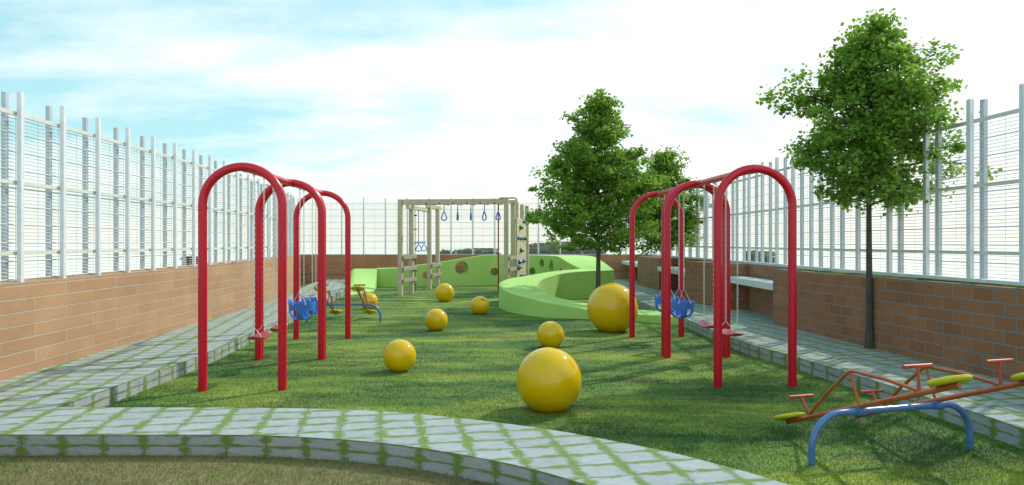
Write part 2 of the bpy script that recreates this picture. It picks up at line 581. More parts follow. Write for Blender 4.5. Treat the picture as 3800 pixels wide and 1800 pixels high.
def blades(name, xy, mat, hmin, hmax, w):
    k = len(xy)
    a = rng.uniform(0, 2 * PI, k); h = rng.uniform(hmin, hmax, k)
    lean = rng.uniform(0.2, 0.9, k) * h; la = rng.uniform(0, 2 * PI, k)
    V = np.zeros((k, 3, 3))
    V[:, 0, 0] = xy[:, 0] + np.cos(a) * w; V[:, 0, 1] = xy[:, 1] + np.sin(a) * w; V[:, 0, 2] = -0.004
    V[:, 1, 0] = xy[:, 0] - np.cos(a) * w; V[:, 1, 1] = xy[:, 1] - np.sin(a) * w; V[:, 1, 2] = -0.004
    V[:, 2, 0] = xy[:, 0] + np.cos(la) * lean; V[:, 2, 1] = xy[:, 1] + np.sin(la) * lean; V[:, 2, 2] = h
    me = bpy.data.meshes.new(name)
    me.vertices.add(3 * k); me.loops.add(3 * k); me.polygons.add(k)
    me.vertices.foreach_set('co', V.reshape(-1))
    me.loops.foreach_set('vertex_index', np.arange(3 * k))
    me.polygons.foreach_set('loop_start', np.arange(0, 3 * k, 3))
    me.update(); me.materials.append(mat)
    o = bpy.data.objects.new(name, me); COL.objects.link(o)
    return o


rx, ry = np.array(rearS).T
fx, fy = np.array(frontS).T


def interp_curve(P, y):
    P = np.array(P); return np.interp(y, P[:, 1], P[:, 0])


def scatter(nmax, y0, y1, power):
    """points thinning out with distance"""
    u = rng.uniform(0, 1, nmax)
    y = (y0 ** (1 - power) + u * (y1 ** (1 - power) - y0 ** (1 - power))) ** (1 / (1 - power))
    x = rng.uniform(-5, 4.2, nmax)
    return x, y


x, y = scatter(330000, 3.2, 26.0, 1.75)
iy = np.interp(x, rx[:-10], ry[:-10])
ok = (y > iy + 0.01) & ~((x > -0.32) & (y > np.interp(x, [-.32, -.1, .354, .794, 1.25, 1.56, 2.43, 3.16], [16.5, 15.7, 14.8, 14.4, 14.24, 14.14, 13.74, 13.1])) & (y < 22)) & ~((y > 20.3) & (x > 1.2)) & ~((x < -4.2) & (y > 20.3)) & (y < 24.3 + 0.2 * np.clip(x + 4, 0, 9)) & (x > interp_curve(leftIn, y) + 0.02) & (x < interp_curve(rightIn, y) - 0.02)
bl = blades('grass', np.c_[x[ok], y[ok]], M_BLADE, 0.008, 0.022, 0.0045)
tag(bl, None, None, kind='stuff')
x = rng.uniform(-3.8, 1.6, 70000); y = rng.uniform(2.6, 5.2, 70000)
iy = np.interp(x, fx[:-8], fy[:-8])
ok = (y < iy - 0.005)
bl2 = blades('front_grass', np.c_[x[ok], y[ok]], M_BLADEF, 0.012, 0.040, 0.0030)
tag(bl2, None, None, kind='stuff')

# ---------------------------------------------------------------- brick walls
WT = 1.11
lw = [(-4.95, -1.0), (-5.0, 3.0), (-5.15, 7.0), (-5.40, 11.69), (-5.80, 17.34), (-6.5, 21.0), (-8.3, 27.0)]
lwz = [1.13, 1.13, 1.13, 1.135, 1.18, 1.16, 1.10]


def offset_line(P, d):
    """shift a polyline to its left by d"""
    out = []
    for i, p in enumerate(P):
        a = P[max(i - 1, 0)]; b = P[min(i + 1, len(P) - 1)]
        tx, ty = b[0] - a[0], b[1] - a[1]; L = math.hypot(tx, ty)
        out.append((p[0] - ty / L * d, p[1] + tx / L * d))
    return out


lwo = offset_line(lw, 0.28)
mb = MB()
mb.prism([*lw, *lwo[::-1]], -0.02, [*lwz, *lwz[::-1]])
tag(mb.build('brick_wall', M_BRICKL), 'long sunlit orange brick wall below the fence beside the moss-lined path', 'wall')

mb = MB()
mb.prism([(-8.25, 27.0), (4.98, 27.0), (4.98, 27.28), (-8.25, 27.28)], -0.02, 1.087)
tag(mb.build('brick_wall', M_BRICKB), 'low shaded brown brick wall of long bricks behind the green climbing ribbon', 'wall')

rw = thing('brick_wall', 'brown brick wall with projecting piers and white bench slabs in its recesses', 'wall', (4.9, 14.0, 0))


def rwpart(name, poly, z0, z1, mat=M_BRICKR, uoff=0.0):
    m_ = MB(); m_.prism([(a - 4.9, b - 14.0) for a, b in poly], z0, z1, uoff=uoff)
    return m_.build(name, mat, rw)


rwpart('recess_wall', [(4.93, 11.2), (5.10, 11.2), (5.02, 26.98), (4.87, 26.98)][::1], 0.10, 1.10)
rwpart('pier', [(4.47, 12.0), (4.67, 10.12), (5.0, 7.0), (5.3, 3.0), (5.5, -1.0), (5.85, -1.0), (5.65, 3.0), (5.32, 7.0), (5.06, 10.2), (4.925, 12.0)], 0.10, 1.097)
rwpart('pier', [(4.10, 16.6), (4.45, 15.3), (4.52, 14.58), (4.905, 14.58), (4.90, 16.6)], 0.10, 1.105, uoff=0.11)
rwpart('pier', [(4.14, 23.1), (4.31, 20.5), (4.90, 20.5), (4.885, 23.1)], 0.10, 1.10, uoff=0.2)
# strips of planting soil and grass on top of the piers
for poly in ([(4.68, 11.9), (4.84, 10.1), (5.15, 7.0), (5.35, 7.0), (5.02, 10.2), (4.89, 11.9)],):
    mm = MB(); mm.prism([(a - 4.9, b - 14.0) for a, b in poly], 1.05, 1.115); mm.build('planting', M_LAWN, rw)
for k, (y0, y1, x0, lab) in enumerate([(12.02, 14.56, 4.47, 'white bench slab spanning the wall recess nearest the flat red swing seats'),
                                        (16.63, 20.47, 4.25, 'white bench slab in the middle wall recess behind the blue bucket swings'),
                                        (23.12, 26.9, 4.2, 'small white bench slab in the farthest wall recess, beside the back corner')]):
    mm = MB()
    d = 4.86 - x0
    mm.box((0, 0, 0.0), (d, y1 - y0, 0.125), bevel=0.008)
    o = mm.build('bench', M_SLAB, None, loc=(x0 + d / 2, (y0 + y1) / 2, 0.79))
    tag(o, lab, 'bench', 'white bench slabs in the wall recesses')


# ---------------------------------------------------------------- fences
def along(P, s):
    """point and direction at arc length s on polyline P"""
    for a, b in zip(P, P[1:]):
        L = math.hypot(b[0] - a[0], b[1] - a[1])
        if s <= L + 1e-9:
            t = s / L
            return (a[0] + (b[0] - a[0]) * t, a[1] + (b[1] - a[1]) * t), ((b[0] - a[0]) / L, (b[1] - a[1]) / L)
        s -= L
    a, b = P[-2], P[-1]; L = math.hypot(b[0] - a[0], b[1] - a[1])
    return P[-1], ((b[0] - a[0]) / L, (b[1] - a[1]) / L)


def plen(P): return sum(math.hypot(b[0] - a[0], b[1] - a[1]) for a, b in zip(P, P[1:]))


def fence(label, line, zbase, ztop_of, side, s0, step, wires, rails, postw, double=True, bold=5, vstep=0.12, wr=0.0035, meshtop=2.95, basez=None):
    """line: plan polyline of the front posts; side: +1 when outside is to the left of the line"""
    org = (*line[len(line) // 2], 0)
    t = thing('fence', label, 'fence', org)
    loc = lambda x, y, z: (x - org[0], y - org[1], z)
    L = plen(line)
    fo = offset_line(line, side * 0.075)
    bo = offset_line(line, side * 0.16)
    # posts
    s = s0
    while s < L:
        p, d = along(line, s)
        m_ = MB(); ang = math.atan2(d[1], d[0]); zt = ztop_of(p[1])
        m_.box(loc(p[0], p[1], (zbase + zt) / 2), (postw, postw * 0.8, zt - zbase), ang, bevel=0.003)
        m_.build('post', M_FENCE, t)
        s2 = s
        if double and s2 < L:
            p, d = along(line, s2)
            q = (p[0] - d[1] * side * 0.16, p[1] + d[0] * side * 0.16); zt = ztop_of(p[1])
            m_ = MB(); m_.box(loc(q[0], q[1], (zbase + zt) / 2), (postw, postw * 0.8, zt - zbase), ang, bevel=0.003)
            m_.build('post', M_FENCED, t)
        s += step
    # wires
    m_ = MB()
    nw = wires
    for i in range(nw + 1):
        z = zbase + 0.03 + (meshtop - zbase - 0.03) * i / nw
        r = wr * (2.1 if i % bold == 0 else 1.0)
        m_.tube([loc(q[0], q[1], z) for q in fo], r, 4, caps=False)
    Lf = plen(fo); s = 0.03
    while s < Lf:
        q, d = along(fo, s)
        m_.tube([loc(q[0] - d[1] * side * 0.008, q[1] + d[0] * side * 0.008, zbase), loc(q[0] - d[1] * side * 0.008, q[1] + d[0] * side * 0.008, meshtop)], wr * 0.8, 3, caps=False)
        s += vstep
    m_.build('wire_mesh', M_WIRE, t)
    for z in rails:
        m_ = MB()
        ro = offset_line(line, side * 0.045)
        for a, b in zip(ro, ro[1:]):
            m_.beam(loc(a[0], a[1], z), loc(b[0], b[1], z), 0.03, 0.04, bevel=0.0)
        m_.build('rail', M_RAIL, t)
    if basez:
        m_ = MB()
        for a, b in zip(line, line[1:]):
            m_.beam(loc(a[0], a[1], basez), loc(b[0], b[1], basez), 0.09, 0.05, bevel=0.004)
        m_.build('bottom_rail', M_FENCE, t)
    return t


lline = offset_line(lw, 0.05)
fence('tall pale fence of posts and wire mesh standing on the orange brick wall', lline, 1.13,
      lambda y: 3.15 - 0.19 * min(1, max(0, (y - 13.4) / 3.0)), +1, 0.75, 0.77, 46, (2.92, 2.19, 1.44), 0.058, vstep=0.385, wr=0.0040)
bline = [(-8.3, 27.12), (4.9, 27.12)]
fence('wide pale wire fence on thin posts above the low back wall', bline, 1.06, lambda y: 3.27, +1, 0.02, 0.846, 40, (), 0.058,
      double=False, vstep=0.42, wr=0.0055, meshtop=3.08)
rline = [(5.62, -1.0), (5.48, 3.0), (5.22, 7.0), (5.02, 10.7), (5.03, 14.0), (4.96, 20.6), (4.93, 26.9)]
fence('tall white picket fence of doubled posts above the wall with bench recesses', rline, 1.10, lambda y: 3.17, -1, 0.45, 0.77, 46, (2.92, 2.19, 1.44), 0.064,
      vstep=0.385, wr=0.0032, basez=1.128)


# ---------------------------------------------------------------- swings
LB = 1.93
def arch_mb(y):
    m_ = MB(); a = 0.41; zb = 1.95; b_ = 0.40
    pts = [(-a, y, -0.05), (-a, y, 0.7), (-a, y, 1.4)]
    pts += [(-a * math.cos(PI * k / 28), y, zb + b_ * math.sin(PI * k / 28)) for k in range(29)]
    pts += [(a, y, 1.4), (a, y, 0.7), (a, y, -0.05)]
    m_.tube(pts, 0.0455, 20)
    return m_


fr = thing('swing_set', 'red tubular swing frame with two red flat seats beside the sunlit orange wall', 'swing frame', (-2.83, 7.36, 0), R(3.4), 'red arched swing frames')
arch_mb(0).build('arch', M_RED, fr, 40)
arch_mb(LB).build('arch', M_RED, fr, 40)
m_ = MB(); m_.tube([(0, 0, 2.345), (0, LB * 0.5, 2.345), (0, LB, 2.345)], 0.039, 16); bm_o = m_.build('top_beam', M_RED, fr, 40)
for yy in (0.075, LB - 0.075):
    m_ = MB(); m_.tube([(0, yy - 0.05, 2.345), (0, yy, 2.345), (0, yy + 0.05, 2.345)], 0.046, 16); m_.build('collar', M_RED, bm_o, 40)
frames = [((-2.83, 7.36), None),
          ((-2.945, 9.36), 'red tubular swing frame with blue bucket seats next to the seesaw'),
          ((2.617, 7.54), 'red tubular swing frame with flat seats beside the brick wall with white bench slabs'),
          ((2.495, 9.60), 'red tubular swing frame with bucket seats, in front of the big ball by the tree')]
for (p, lab) in frames[1:]:
    dup(fr, lab, (p[0], p[1], 0), R(3.4))


def link_into(mb, z, turn):
    """one stretched chain link centred at height z"""
    hl, hw, r = 0.019, 0.0078, 0.0030
    pts = []
    for k in range(10):
        t = 2 * PI * k / 10
        a, c = math.cos(t) * hw, math.sin(t) * hw + (hl - hw) * (1 if math.sin(t) > 0.05 else (-1 if math.sin(t) < -0.05 else 0))
        pts.append((a, 0, z + c) if turn else (0, a, z + c))
    mb.tube(pts, r, 4, closed=True)


def chain_mesh(name, z0, z1):
    m_ = MB(); pitch = 0.031; k = int((z1 - z0) / pitch)
    for i in range(k + 1):
        link_into(m_, z0 + (z1 - z0) * i / k, i % 2)
    return m_


ZT = 2.305
# flat swing: local y runs along the beam
def bracket(mb, y):
    mb.tube([(0, y - 0.02, ZT + 0.015), (0, y - 0.02, ZT - 0.02), (0, y + 0.02, ZT - 0.02), (0, y + 0.02, ZT + 0.015)], 0.007, 6)


sw = thing('swing', 'red flat seat swing on chains, nearest seat on the orange wall side', 'swing', (0, 0, 0), R(3.4), 'flat red seat swings on chains')
m_ = MB()
NU, NV = 18, 10
ZS = 0.485
grid = {}
for i in range(NU + 1):
    u = -1 + 2 * i / NU
    hw = 0.092 * (max(0.0, 1 - abs(u) ** 4.0)) ** 0.5 + 0.004
    for j in range(NV + 1):
        v = -1 + 2 * j / NV
        zz = ZS + 0.034 * u * u - 0.012 * (1 - v * v) * (1 - u * u) - 0.01
        for s, dz in ((0, 0.009), (1, -0.009)):
            edge = 1.0 - 0.5 * (abs(v) ** 6)
            grid[i, j, s] = m_.add([(hw * v, 0.215 * u, zz + dz * edge)])
for i in range(NU):
    for j in range(NV):
        m_.face((grid[i, j, 0], grid[i + 1, j, 0], grid[i + 1, j + 1, 0], grid[i, j + 1, 0])[::-1])
        m_.face((grid[i, j, 1], grid[i + 1, j, 1], grid[i + 1, j + 1, 1], grid[i, j + 1, 1]))
    for j, fl_ in ((0, 1), (NV, 0)):
        q = (grid[i, j, 0], grid[i, j, 1], grid[i + 1, j, 1], grid[i + 1, j, 0])
        m_.face(q if fl_ else q[::-1])
for j in range(NV):
    for i, fl_ in ((0, 0), (NU, 1)):
        q = (grid[i, j, 0], grid[i, j, 1], grid[i, j + 1, 1], grid[i, j + 1, 0])
        m_.face(q if fl_ else q[::-1])
m_.build('seat', M_SEAT, sw, 50)
for s in (-1, 1):
    y = 0.185 * s
    c = chain_mesh('chain', 0.62, ZT - 0.035)
    c.v = [(a, b + y, z) for a, b, z in c.v]
    bracket(c, y)
    c.build('chain', M_STEEL, sw, 60)
    h = MB()
    h.tube([(-0.075, y, 0.505), (-0.066, y, 0.53), (0, y, 0.615), (0.066, y, 0.53), (0.075, y, 0.505)], 0.0042, 6)
    h.build('hanger', M_STEEL, sw, 60)


def on_beam(p, f):
    a = R(3.4)
    return (p[0] - math.sin(a) * LB * f, p[1] + math.cos(a) * LB * f, 0)


sw.location = on_beam(frames[0][0], 0.30)
dup(sw, 'red flat seat swing half hidden behind the front red post, next to the mossy kerb', on_beam(frames[0][0], 0.69), R(3.4))
dup(sw, 'red flat seat swing hanging lower in view before the raised kerb near the white bench', on_beam(frames[2][0], 0.355), R(3.4))
dup(sw, 'red flat seat swing behind the front pole, over the path kerb with mossy joints', on_beam(frames[2][0], 0.76), R(3.4))

# bucket swing
bk = thing('bucket_swing', 'blue toddler bucket swing in full view before a red post, nearer the camera', 'swing', (0, 0, 0), R(3.4), 'blue bucket swings on chains')
bm = bmesh.new()
NA, NB_ = 56, 16
ZR, DEP, RW = 0.705, 0.250, 0.188
vv = {}
for j in range(NB_ + 1):
    t = j / NB_
    for i in range(NA):
        a = 2 * PI * i / NA
        if t < 0.32:
            rr = 1.0 - 0.03 * t / 0.32; zz = -0.085 * t / 0.32
        else:
            q = (t - 0.32) / 0.68
            rr = 0.97 * math.cos(q * PI / 2) ** 0.62 if q < 1 else 0.0
            rr = max(rr, 0.02); zz = -0.085 - (DEP - 0.085) * math.sin(q * PI / 2)
        ear = 0.0
        da = abs((a - PI + PI) % (2 * PI) - PI)
        da = min(abs(a - PI), 2 * PI - abs(a - PI))
        if da < 0.42: ear = 0.048 * math.cos(da / 0.42 * PI / 2) ** 0.6 * max(0, 1 - t / 0.2)
        vv[j, i] = bm.verts.new((RW * rr * math.cos(a), RW * 0.92 * rr * math.sin(a), ZR + zz + ear))
for j in range(NB_):
    t = (j + 0.5) / NB_
    for i in range(NA):
        a = (i + 0.5) * 360 / NA
        if 0.36 < t < 0.84:
            half = 27 - 10 * max(0, (t - 0.6) / 0.24)
            if any(abs((a - c_ + 180) % 360 - 180) < half for c_ in (47, 133, 227, 313)): continue
        bm.faces.new((vv[j, i], vv[j + 1, i], vv[j + 1, (i + 1) % NA], vv[j, (i + 1) % NA]))
bm.normal_update()
geom = bmesh.ops.solidify(bm, geom=bm.faces[:], thickness=0.013)
m_ = MB(); m_.from_bm(bm)
# rolled rim
m_.build('bucket_seat', M_BLUEP, bk, 45)
for s in (-1, 1):
    y = 0.115 * s
    c = chain_mesh('chain', 0.90, ZT - 0.035)
    c.v = [(a, b + y, z) for a, b, z in c.v]
    bracket(c, y)
    c.build('chain', M_STEEL, bk, 60)
    h = MB()
    h.tube([(-0.085, y * 1.35, 0.70), (0, y, 0.895), (0.085, y * 1.35, 0.70)], 0.0042, 6)
    h.tube([(-0.085, y * 1.35, 0.70), (-0.085, y * 1.42, 0.675)], 0.008, 6)
    h.tube([(0.085, y * 1.35, 0.70), (0.085, y * 1.42, 0.675)], 0.008, 6)
    h.build('hanger', M_STEEL, bk, 60)
bk.location = on_beam(frames[1][0], 0.30)
dup(bk, 'blue toddler bucket swing half hidden by a red post beside the seesaw', on_beam(frames[1][0], 0.70), R(3.4))
dup(bk, 'blue toddler bucket swing in front of the raised kerb, right of the red pole', on_beam(frames[3][0], 0.30), R(3.4))
dup(bk, 'blue toddler bucket swing behind a red pole, next to the big yellow ball', on_beam(frames[3][0], 0.70), R(3.4))


# ---------------------------------------------------------------- seesaws
def arc(cx, cz, r, a0, a1, n):
    return [(cx + r * math.cos(a0 + (a1 - a0) * k / n), cz + r * math.sin(a0 + (a1 - a0) * k / n)) for k in range(n + 1)]


ss = thing('seesaw', 'small seesaw with blue pipe frame and four yellow seats beside the left red swing frames', 'seesaw', (-3.27, 13.62, 0), R(3.3), 'blue pipe seesaws with yellow disc seats')
ss['label'] = 'small seesaw with blue pipe frame standing next to a yellow ball, behind red posts'
HB, RB = 0.35, 0.24
pts = [(-0.706, 0, -0.05), (-0.706, 0, HB - RB)]
pts += [(x, 0, z) for x, z in arc(-0.706 + RB, HB - RB, RB, PI, PI / 2, 10)][1:]
pts += [(0, 0, HB)]
pts += [(x, 0, z) for x, z in arc(0.706 - RB, HB - RB, RB, PI / 2, 0, 10)]
pts += [(0.706, 0, -0.05)]
m_ = MB(); m_.tube(pts, 0.0235, 14); m_.build('frame', M_BLUEF, ss, 40)
TL = math.atan(0.385)
for px_ in (-0.303, 0.383):
    # beam: near end up (local -y), far end down
    Rm = Matrix.Rotation(-TL, 3, 'X')
    o0 = Vector((px_, 0, HB + 0.035))
    P_ = lambda y, z=0.0, x=0.0: tuple(o0 + Rm @ Vector((x, y, z)))
    m_ = MB(); m_.tube([P_(-0.86), P_(0), P_(0.84)], 0.0185, 12); be = m_.build('beam', M_ORANGE, ss, 40)
    m_ = MB(); m_.tube([P_(0, -0.035, -0.035), P_(0, -0.035, 0.035)], 0.032, 12); m_.build('pivot', M_BLUEF, be, 40)
    m_ = MB(); m_.tube([P_(-0.56, 0.012), P_(-0.3, 0.14), P_(-0.02, 0.25), P_(0.02, 0.25), P_(0.3, 0.14), P_(0.56, 0.012)], 0.0125, 10)
    m_.tube([P_(0, 0.0), P_(0, 0.25)], 0.010, 8)
    m_.build('brace', M_ORANGE, be, 40)
    for s in (-1, 1):
        yc = s * 0.80
        m_ = MB(); m_.lathe([(0, 0.020), (0.112, 0.020), (0.124, 0.028), (0.128, 0.038), (0.124, 0.050), (0.110, 0.055), (0, 0.052)], 32, Rm, o0 + Rm @ Vector((0, yc, 0)))
        m_.build('seat', M_YSEAT, be, 35)
        m_ = MB(); m_.tube([P_(s * 0.55, 0.01), P_(s * 0.60, 0.165)], 0.0105, 10)
        m_.tube([P_(s * 0.60, 0.168, -0.112), P_(s * 0.60, 0.168, 0.112)], 0.0135, 10)
        m_.build('handle', M_TBAR, be, 40)
dup(ss, 'seesaw with blue bent pipe leg close to the camera in the shaded grass, right edge', (2.769, 5.081, 0), R(16))

# ---------------------------------------------------------------- yellow balls
BALLS = [(2037, 242.6, 1288, 'largest-looking glossy yellow ball in the foreground with a smaller one just behind'),
         (2043.6, 102.3, 1191, 'small glossy yellow ball right behind the big foreground one'),
         (1483, 123, 1259, 'medium glossy yellow ball alone on the open lawn, nearest the red swing posts'),
         (1619.5, 84.6, 1145, 'glossy yellow ball in mid lawn, second nearest below the wooden frame'),
         (1650, 71.8, 1050.5, 'glossy yellow ball beside the wooden ladder posts, closest to the climbing frame'),
         (1780.5, 70, 1098.4, 'glossy yellow ball with a small round valve on top, near the green ribbon tip'),
         (1370, 65, 1085.6, 'glossy yellow ball partly behind the seesaw, near the green ramp'),
         (2273, 188.5, 1048.8, 'big glossy yellow ball against the green ribbon, in front of the tree trunk')]
for i, (cx, w, top, lab) in enumerate(BALLS):
    k = (w / 2) / F; cy = top + (w / 2) * 1.015
    Z = CAMH / ((cy - 900) / F + 0.9 * k)
    r = k * Z; X = (cx - 1900) / F * Z
    m_ = MB()
    nseg = 24
    prof = [(0, -r)] + [(r * math.sin(PI * a / 32), -r * math.cos(PI * a / 32)) for a in range(1, 32)] + [(0, r)]
    m_.lathe(prof, 64)
    o = m_.build('ball', M_BALL, None, 180, loc=(X, Z, 0.9 * r))
    o.rotation_euler = (0.3 * i, 0.2 * i, 1.1 * i) if i != 5 else (0, 0, 0)
    tag(o, lab, 'ball', 'yellow play balls on the lawn')
    if i == 5:
        d = Vector((0.28, -0.66, 0.69)).normalized()
        Mq = d.to_track_quat('Z', 'Y').to_matrix()
        v_ = MB(); v_.lathe([(0.022, -0.004), (0.022, 0.004), (0.014, 0.005), (0.012, -0.002), (0, -0.002)], 16, Mq, d * r)
        v_.build('valve', M_VALVE, o, 40)

# ---------------------------------------------------------------- green ribbon with holes
sculpt = thing('play_sculpture', 'long green rubber climbing ribbon with round holes, folding into a low curled slide', 'play sculpture', (0.5, 20.0, 0))
SO = Vector((0.5, 20.0, 0))
SEC = [((-4.71, 24.5), (-4.85, 25.2), .64, .64), ((-3.99, 24.55), (-4.05, 25.25), .657, .657), ((-3.42, 24.8), (-3.5, 25.45), .734, .734),
       ((-2.55, 25.0), (-2.6, 25.65), .85, .85), ((-1.80, 25.15), (-1.85, 25.85), .97, .97), ((-.95, 25.4), (-1.0, 26.1), 1.088, 1.088),
       ((0, 25.55), (0, 26.3), 1.09, 1.09), ((.59, 25.5), (.7, 26.35), 1.09, 1.09), ((1.15, 25.0), (1.7, 26.2), 1.09, 1.09),
       ((1.40, 24.2), (2.4, 25.5), 1.09, 1.09), ((1.52, 22.9), (2.73, 23.4), 1.09, 1.08), ((1.75, 21.9), (2.83, 21.4), .93, .93),
       ((2.05, 20.9), (2.88, 19.75), .77, .775), ((1.41, 20.6), (1.89, 19.36), .73, .75), ((1.06, 20.5), (1.345, 19.1), .69, .70),
       ((.447, 19.7), (1.02, 18.5), .625, .65), ((-.065, 18.9), (.78, 17.97), .58, .60), ((-.30, 17.5), (.65, 17.4), .545, .53),
       ((-.287, 16.6), (.64, 16.9), .52, .48), ((-.1, 15.75), (.69, 16.4), .44, .44), ((.354, 14.85), (.80, 15.95), .37, .40),
       ((.794, 14.43), (1.02, 15.6), .30, .33), ((1.25, 14.27), (1.40, 15.47), .24, .26), ((1.56, 14.17), (1.70, 15.43), .195, .22),
       ((2.43, 13.77), (2.63, 14.66), .148, .152), ((3.16, 13.15), (3.08, 14.45), .148, .150)]
flat = [(a[0], a[1], b[0], b[1], z1, z2) for a, b, z1, z2 in SEC]
fine = catmull(flat[:13], 5)[:-1] + catmull(flat[12:], 5)


def sec_mesh(secs, name):
    bm = bmesh.new(); rows = []
    for (lx, ly, qx, qy, zl, zr) in secs:
        rows.append([bm.verts.new(Vector(c) - SO) for c in ((lx, ly, -0.05), (lx, ly, zl), (qx, qy, zr), (qx, qy, -0.05))])
    for a, b in zip(rows, rows[1:]):
        for k in range(4):
            k2 = (k + 1) % 4
            bm.faces.new((a[k], a[k2], b[k2], b[k]))
    bm.faces.new(rows[0][::-1]); bm.faces.new(rows[-1])
    bmesh.ops.recalc_face_normals(bm, faces=bm.faces[:])
    me = bpy.data.meshes.new(name); bm.to_mesh(me); bm.free()
    return me


wall_me = sec_mesh(fine, 'ribbon')
cut = bmesh.new()


def hole(x, y, z, rx_, rz, nx, ny, depth, peak=0.0):
    d = Vector((nx, ny, 0)).normalized(); s = Vector((d.y, -d.x, 0))
    c = Vector((x, y, z)) - SO
    ra, rb = [], []
    for k in range(36):
        t = 2 * PI * k / 36
        a, h = rx_ * math.cos(t), rz * math.sin(t)
        if peak and h > 0: a *= (1 - peak * (h / rz))
        o = s * a + Vector((0, 0, h))
        ra.append(cut.verts.new(c + o - d * 0.4)); rb.append(cut.verts.new(c + o + d * depth))
    for k in range(36):
        k2 = (k + 1) % 36
        cut.faces.new((ra[k], ra[k2], rb[k2], rb[k]))
    cut.faces.new(ra[::-1]); cut.faces.new(rb)


hole(-1.806, 25.15, .643, .238, .238, -0.22, 1, 1.6)
hole(-.64, 25.46, .49, .147, .147, -0.2, 1, 1.6)
hole(-3.05, 24.9, .395, .130, .130, -0.22, 1, 1.6)
hole(.74, 25.40, .50, .12, .145, 0.25, 1, 0.30)
hole(1.05, 25.10, .81, .125, .150, 0.75, 0.8, 0.30)
hole(1.36, 24.35, .70, .34, .255, 1, 0.3, 0.35, 0.45)
hole(1.60, 22.6, .60, .20, .135, 1, 0.25, 0.30, 0.5)
hole(1.86, 21.5, .64, .16, .130, 1, 0.3, 0.30, 0.5)
bmesh.ops.recalc_face_normals(cut, faces=cut.faces[:])
cut_me = bpy.data.meshes.new('holes'); cut.to_mesh(cut_me); cut.free()
wo = bpy.data.objects.new('ribbon', wall_me); co = bpy.data.objects.new('holes', cut_me)
COL.objects.link(wo); COL.objects.link(co)
md = wo.modifiers.new('b', 'BOOLEAN'); md.operation = 'DIFFERENCE'; md.object = co; md.solver = 'EXACT'
dg = bpy.context.evaluated_depsgraph_get()
final = bpy.data.meshes.new_from_object(wo.evaluated_get(dg))
bpy.data.objects.remove(wo); bpy.data.objects.remove(co); bpy.data.meshes.remove(wall_me); bpy.data.meshes.remove(cut_me)
final.materials.clear(); final.materials.append(M_GREEN)
for p in final.polygons: p.use_smooth = True
final.set_sharp_from_angle(angle=R(32))
ro = bpy.data.objects.new('ribbon', final); COL.objects.link(ro); ro.parent = sculpt
ro.location = (0, 0, 0)
# flared ramp at the low end
m_ = MB(); NU, NV = 10, 14
idx = {}
TOPL, TOPR = Vector((-5.78, 24.95)), Vector((-4.72, 24.52)); BOTL, BOTR = Vector((-4.81, 20.6)), Vector((-4.40, 22.3))
for i in range(NU + 1):
    u = i / NU
    ztop = 0.62 * (1 - 0.22 * max(0, 1 - u / 0.16) ** 2) + 0.02 * u
    a = TOPL.lerp(TOPR, u); b = BOTL.lerp(BOTR, u)
    for j in range(NV + 1):
        v = j / NV
        p = a.lerp(b, v)
        z = ztop * (1 - v) ** 1.25 + 0.002
        idx[i, j] = m_.add([(p.x - SO.x, p.y - SO.y, z)])
for i in range(NU):
    for j in range(NV):
        m_.face((idx[i, j], idx[i, j + 1], idx[i + 1, j + 1], idx[i + 1, j]))
def skirt(keys):
    lo = [m_.add([(m_.v[idx[k]][0], m_.v[idx[k]][1], -0.05)]) for k in keys]
    for a, b, l0, l1 in zip(keys, keys[1:], lo, lo[1:]):
        m_.face((idx[a], idx[b], l1, l0))
skirt([(0, j) for j in range(NV + 1)]); skirt([(NU, j) for j in range(NV + 1)][::-1]); skirt([(i, 0) for i in range(NU + 1)][::-1])
m_.build('ramp', M_GREEN, sculpt, 35)

# ---------------------------------------------------------------- wooden climbing frame
A = Vector((-3.25, 20.4, 0)); E = Vector((-.16, 20.05, 0))
OB, OC, OD, OM = Vector((.19, .92, 0)), Vector((.49, 3.0, 0)), Vector((.67, 3.9, 0)), Vector((.31, 1.87, 0))
cf = thing('monkey_bars', 'wooden climbing frame with overhead ladder beam, step boards and a climbing wall', 'climbing frame', (-1.7, 21.5, 0))
CO = Vector((-1.7, 21.5, 0))
dirn = OC.normalized(); yawf = math.atan2(dirn.y, dirn.x)


def cpart(name, build, mat, parent=None, smooth=None):
    m_ = MB(); build(m_); m_.v = [tuple(Vector(v) - CO) for v in m_.v]
    return m_.build(name, mat, parent or cf, smooth)


PW = 0.142
for base, h in ((A, 2.81), (A + OB, 2.75), (A + OC, 2.80), (A + OD, 2.80), (E, 2.82), (E + OB, 2.72), (E + OC, 2.81), (E + OD, 2.81)):
    cpart('post', lambda m, b=base, h=h: m.box((b.x, b.y, h / 2 - 0.03), (PW * 0.88, PW, h + 0.06), yawf - PI / 2, bevel=0.008), M_WOOD)
cpart('post', lambda m: m.box((E.x + OM.x, E.y + OM.y, 2.50), (PW * 0.8, PW, 0.66), yawf - PI / 2, bevel=0.008), M_WOOD)
bd = (E - A).normalized()
cpart('beam', lambda m: m.beam(A + bd * 0.075 + Vector((0, 0, 2.73)), E - bd * 0.066 + Vector((0, 0, 2.73)), 0.10, 0.155), M_WOOD)
cpart('beam', lambda m: m.beam(A + OB + bd * 0.07 + Vector((0, .09, 2.75)), E + OB + bd * 0.09 + Vector((0, -.11, 2.765)), 0.07, 0.11), M_WOOD)
cpart('beam', lambda m: m.beam((-3.13, 20.93, 2.63), (-2.835, 23.33, 2.63), 0.10, 0.125), M_WOOD)
cpart('beam', lambda m: m.beam((-2.82, 23.22, 2.76), (-2.52, 24.62, 2.76), 0.11, 0.115), M_WOOD)
side = Vector((dirn.y, -dirn.x, 0))
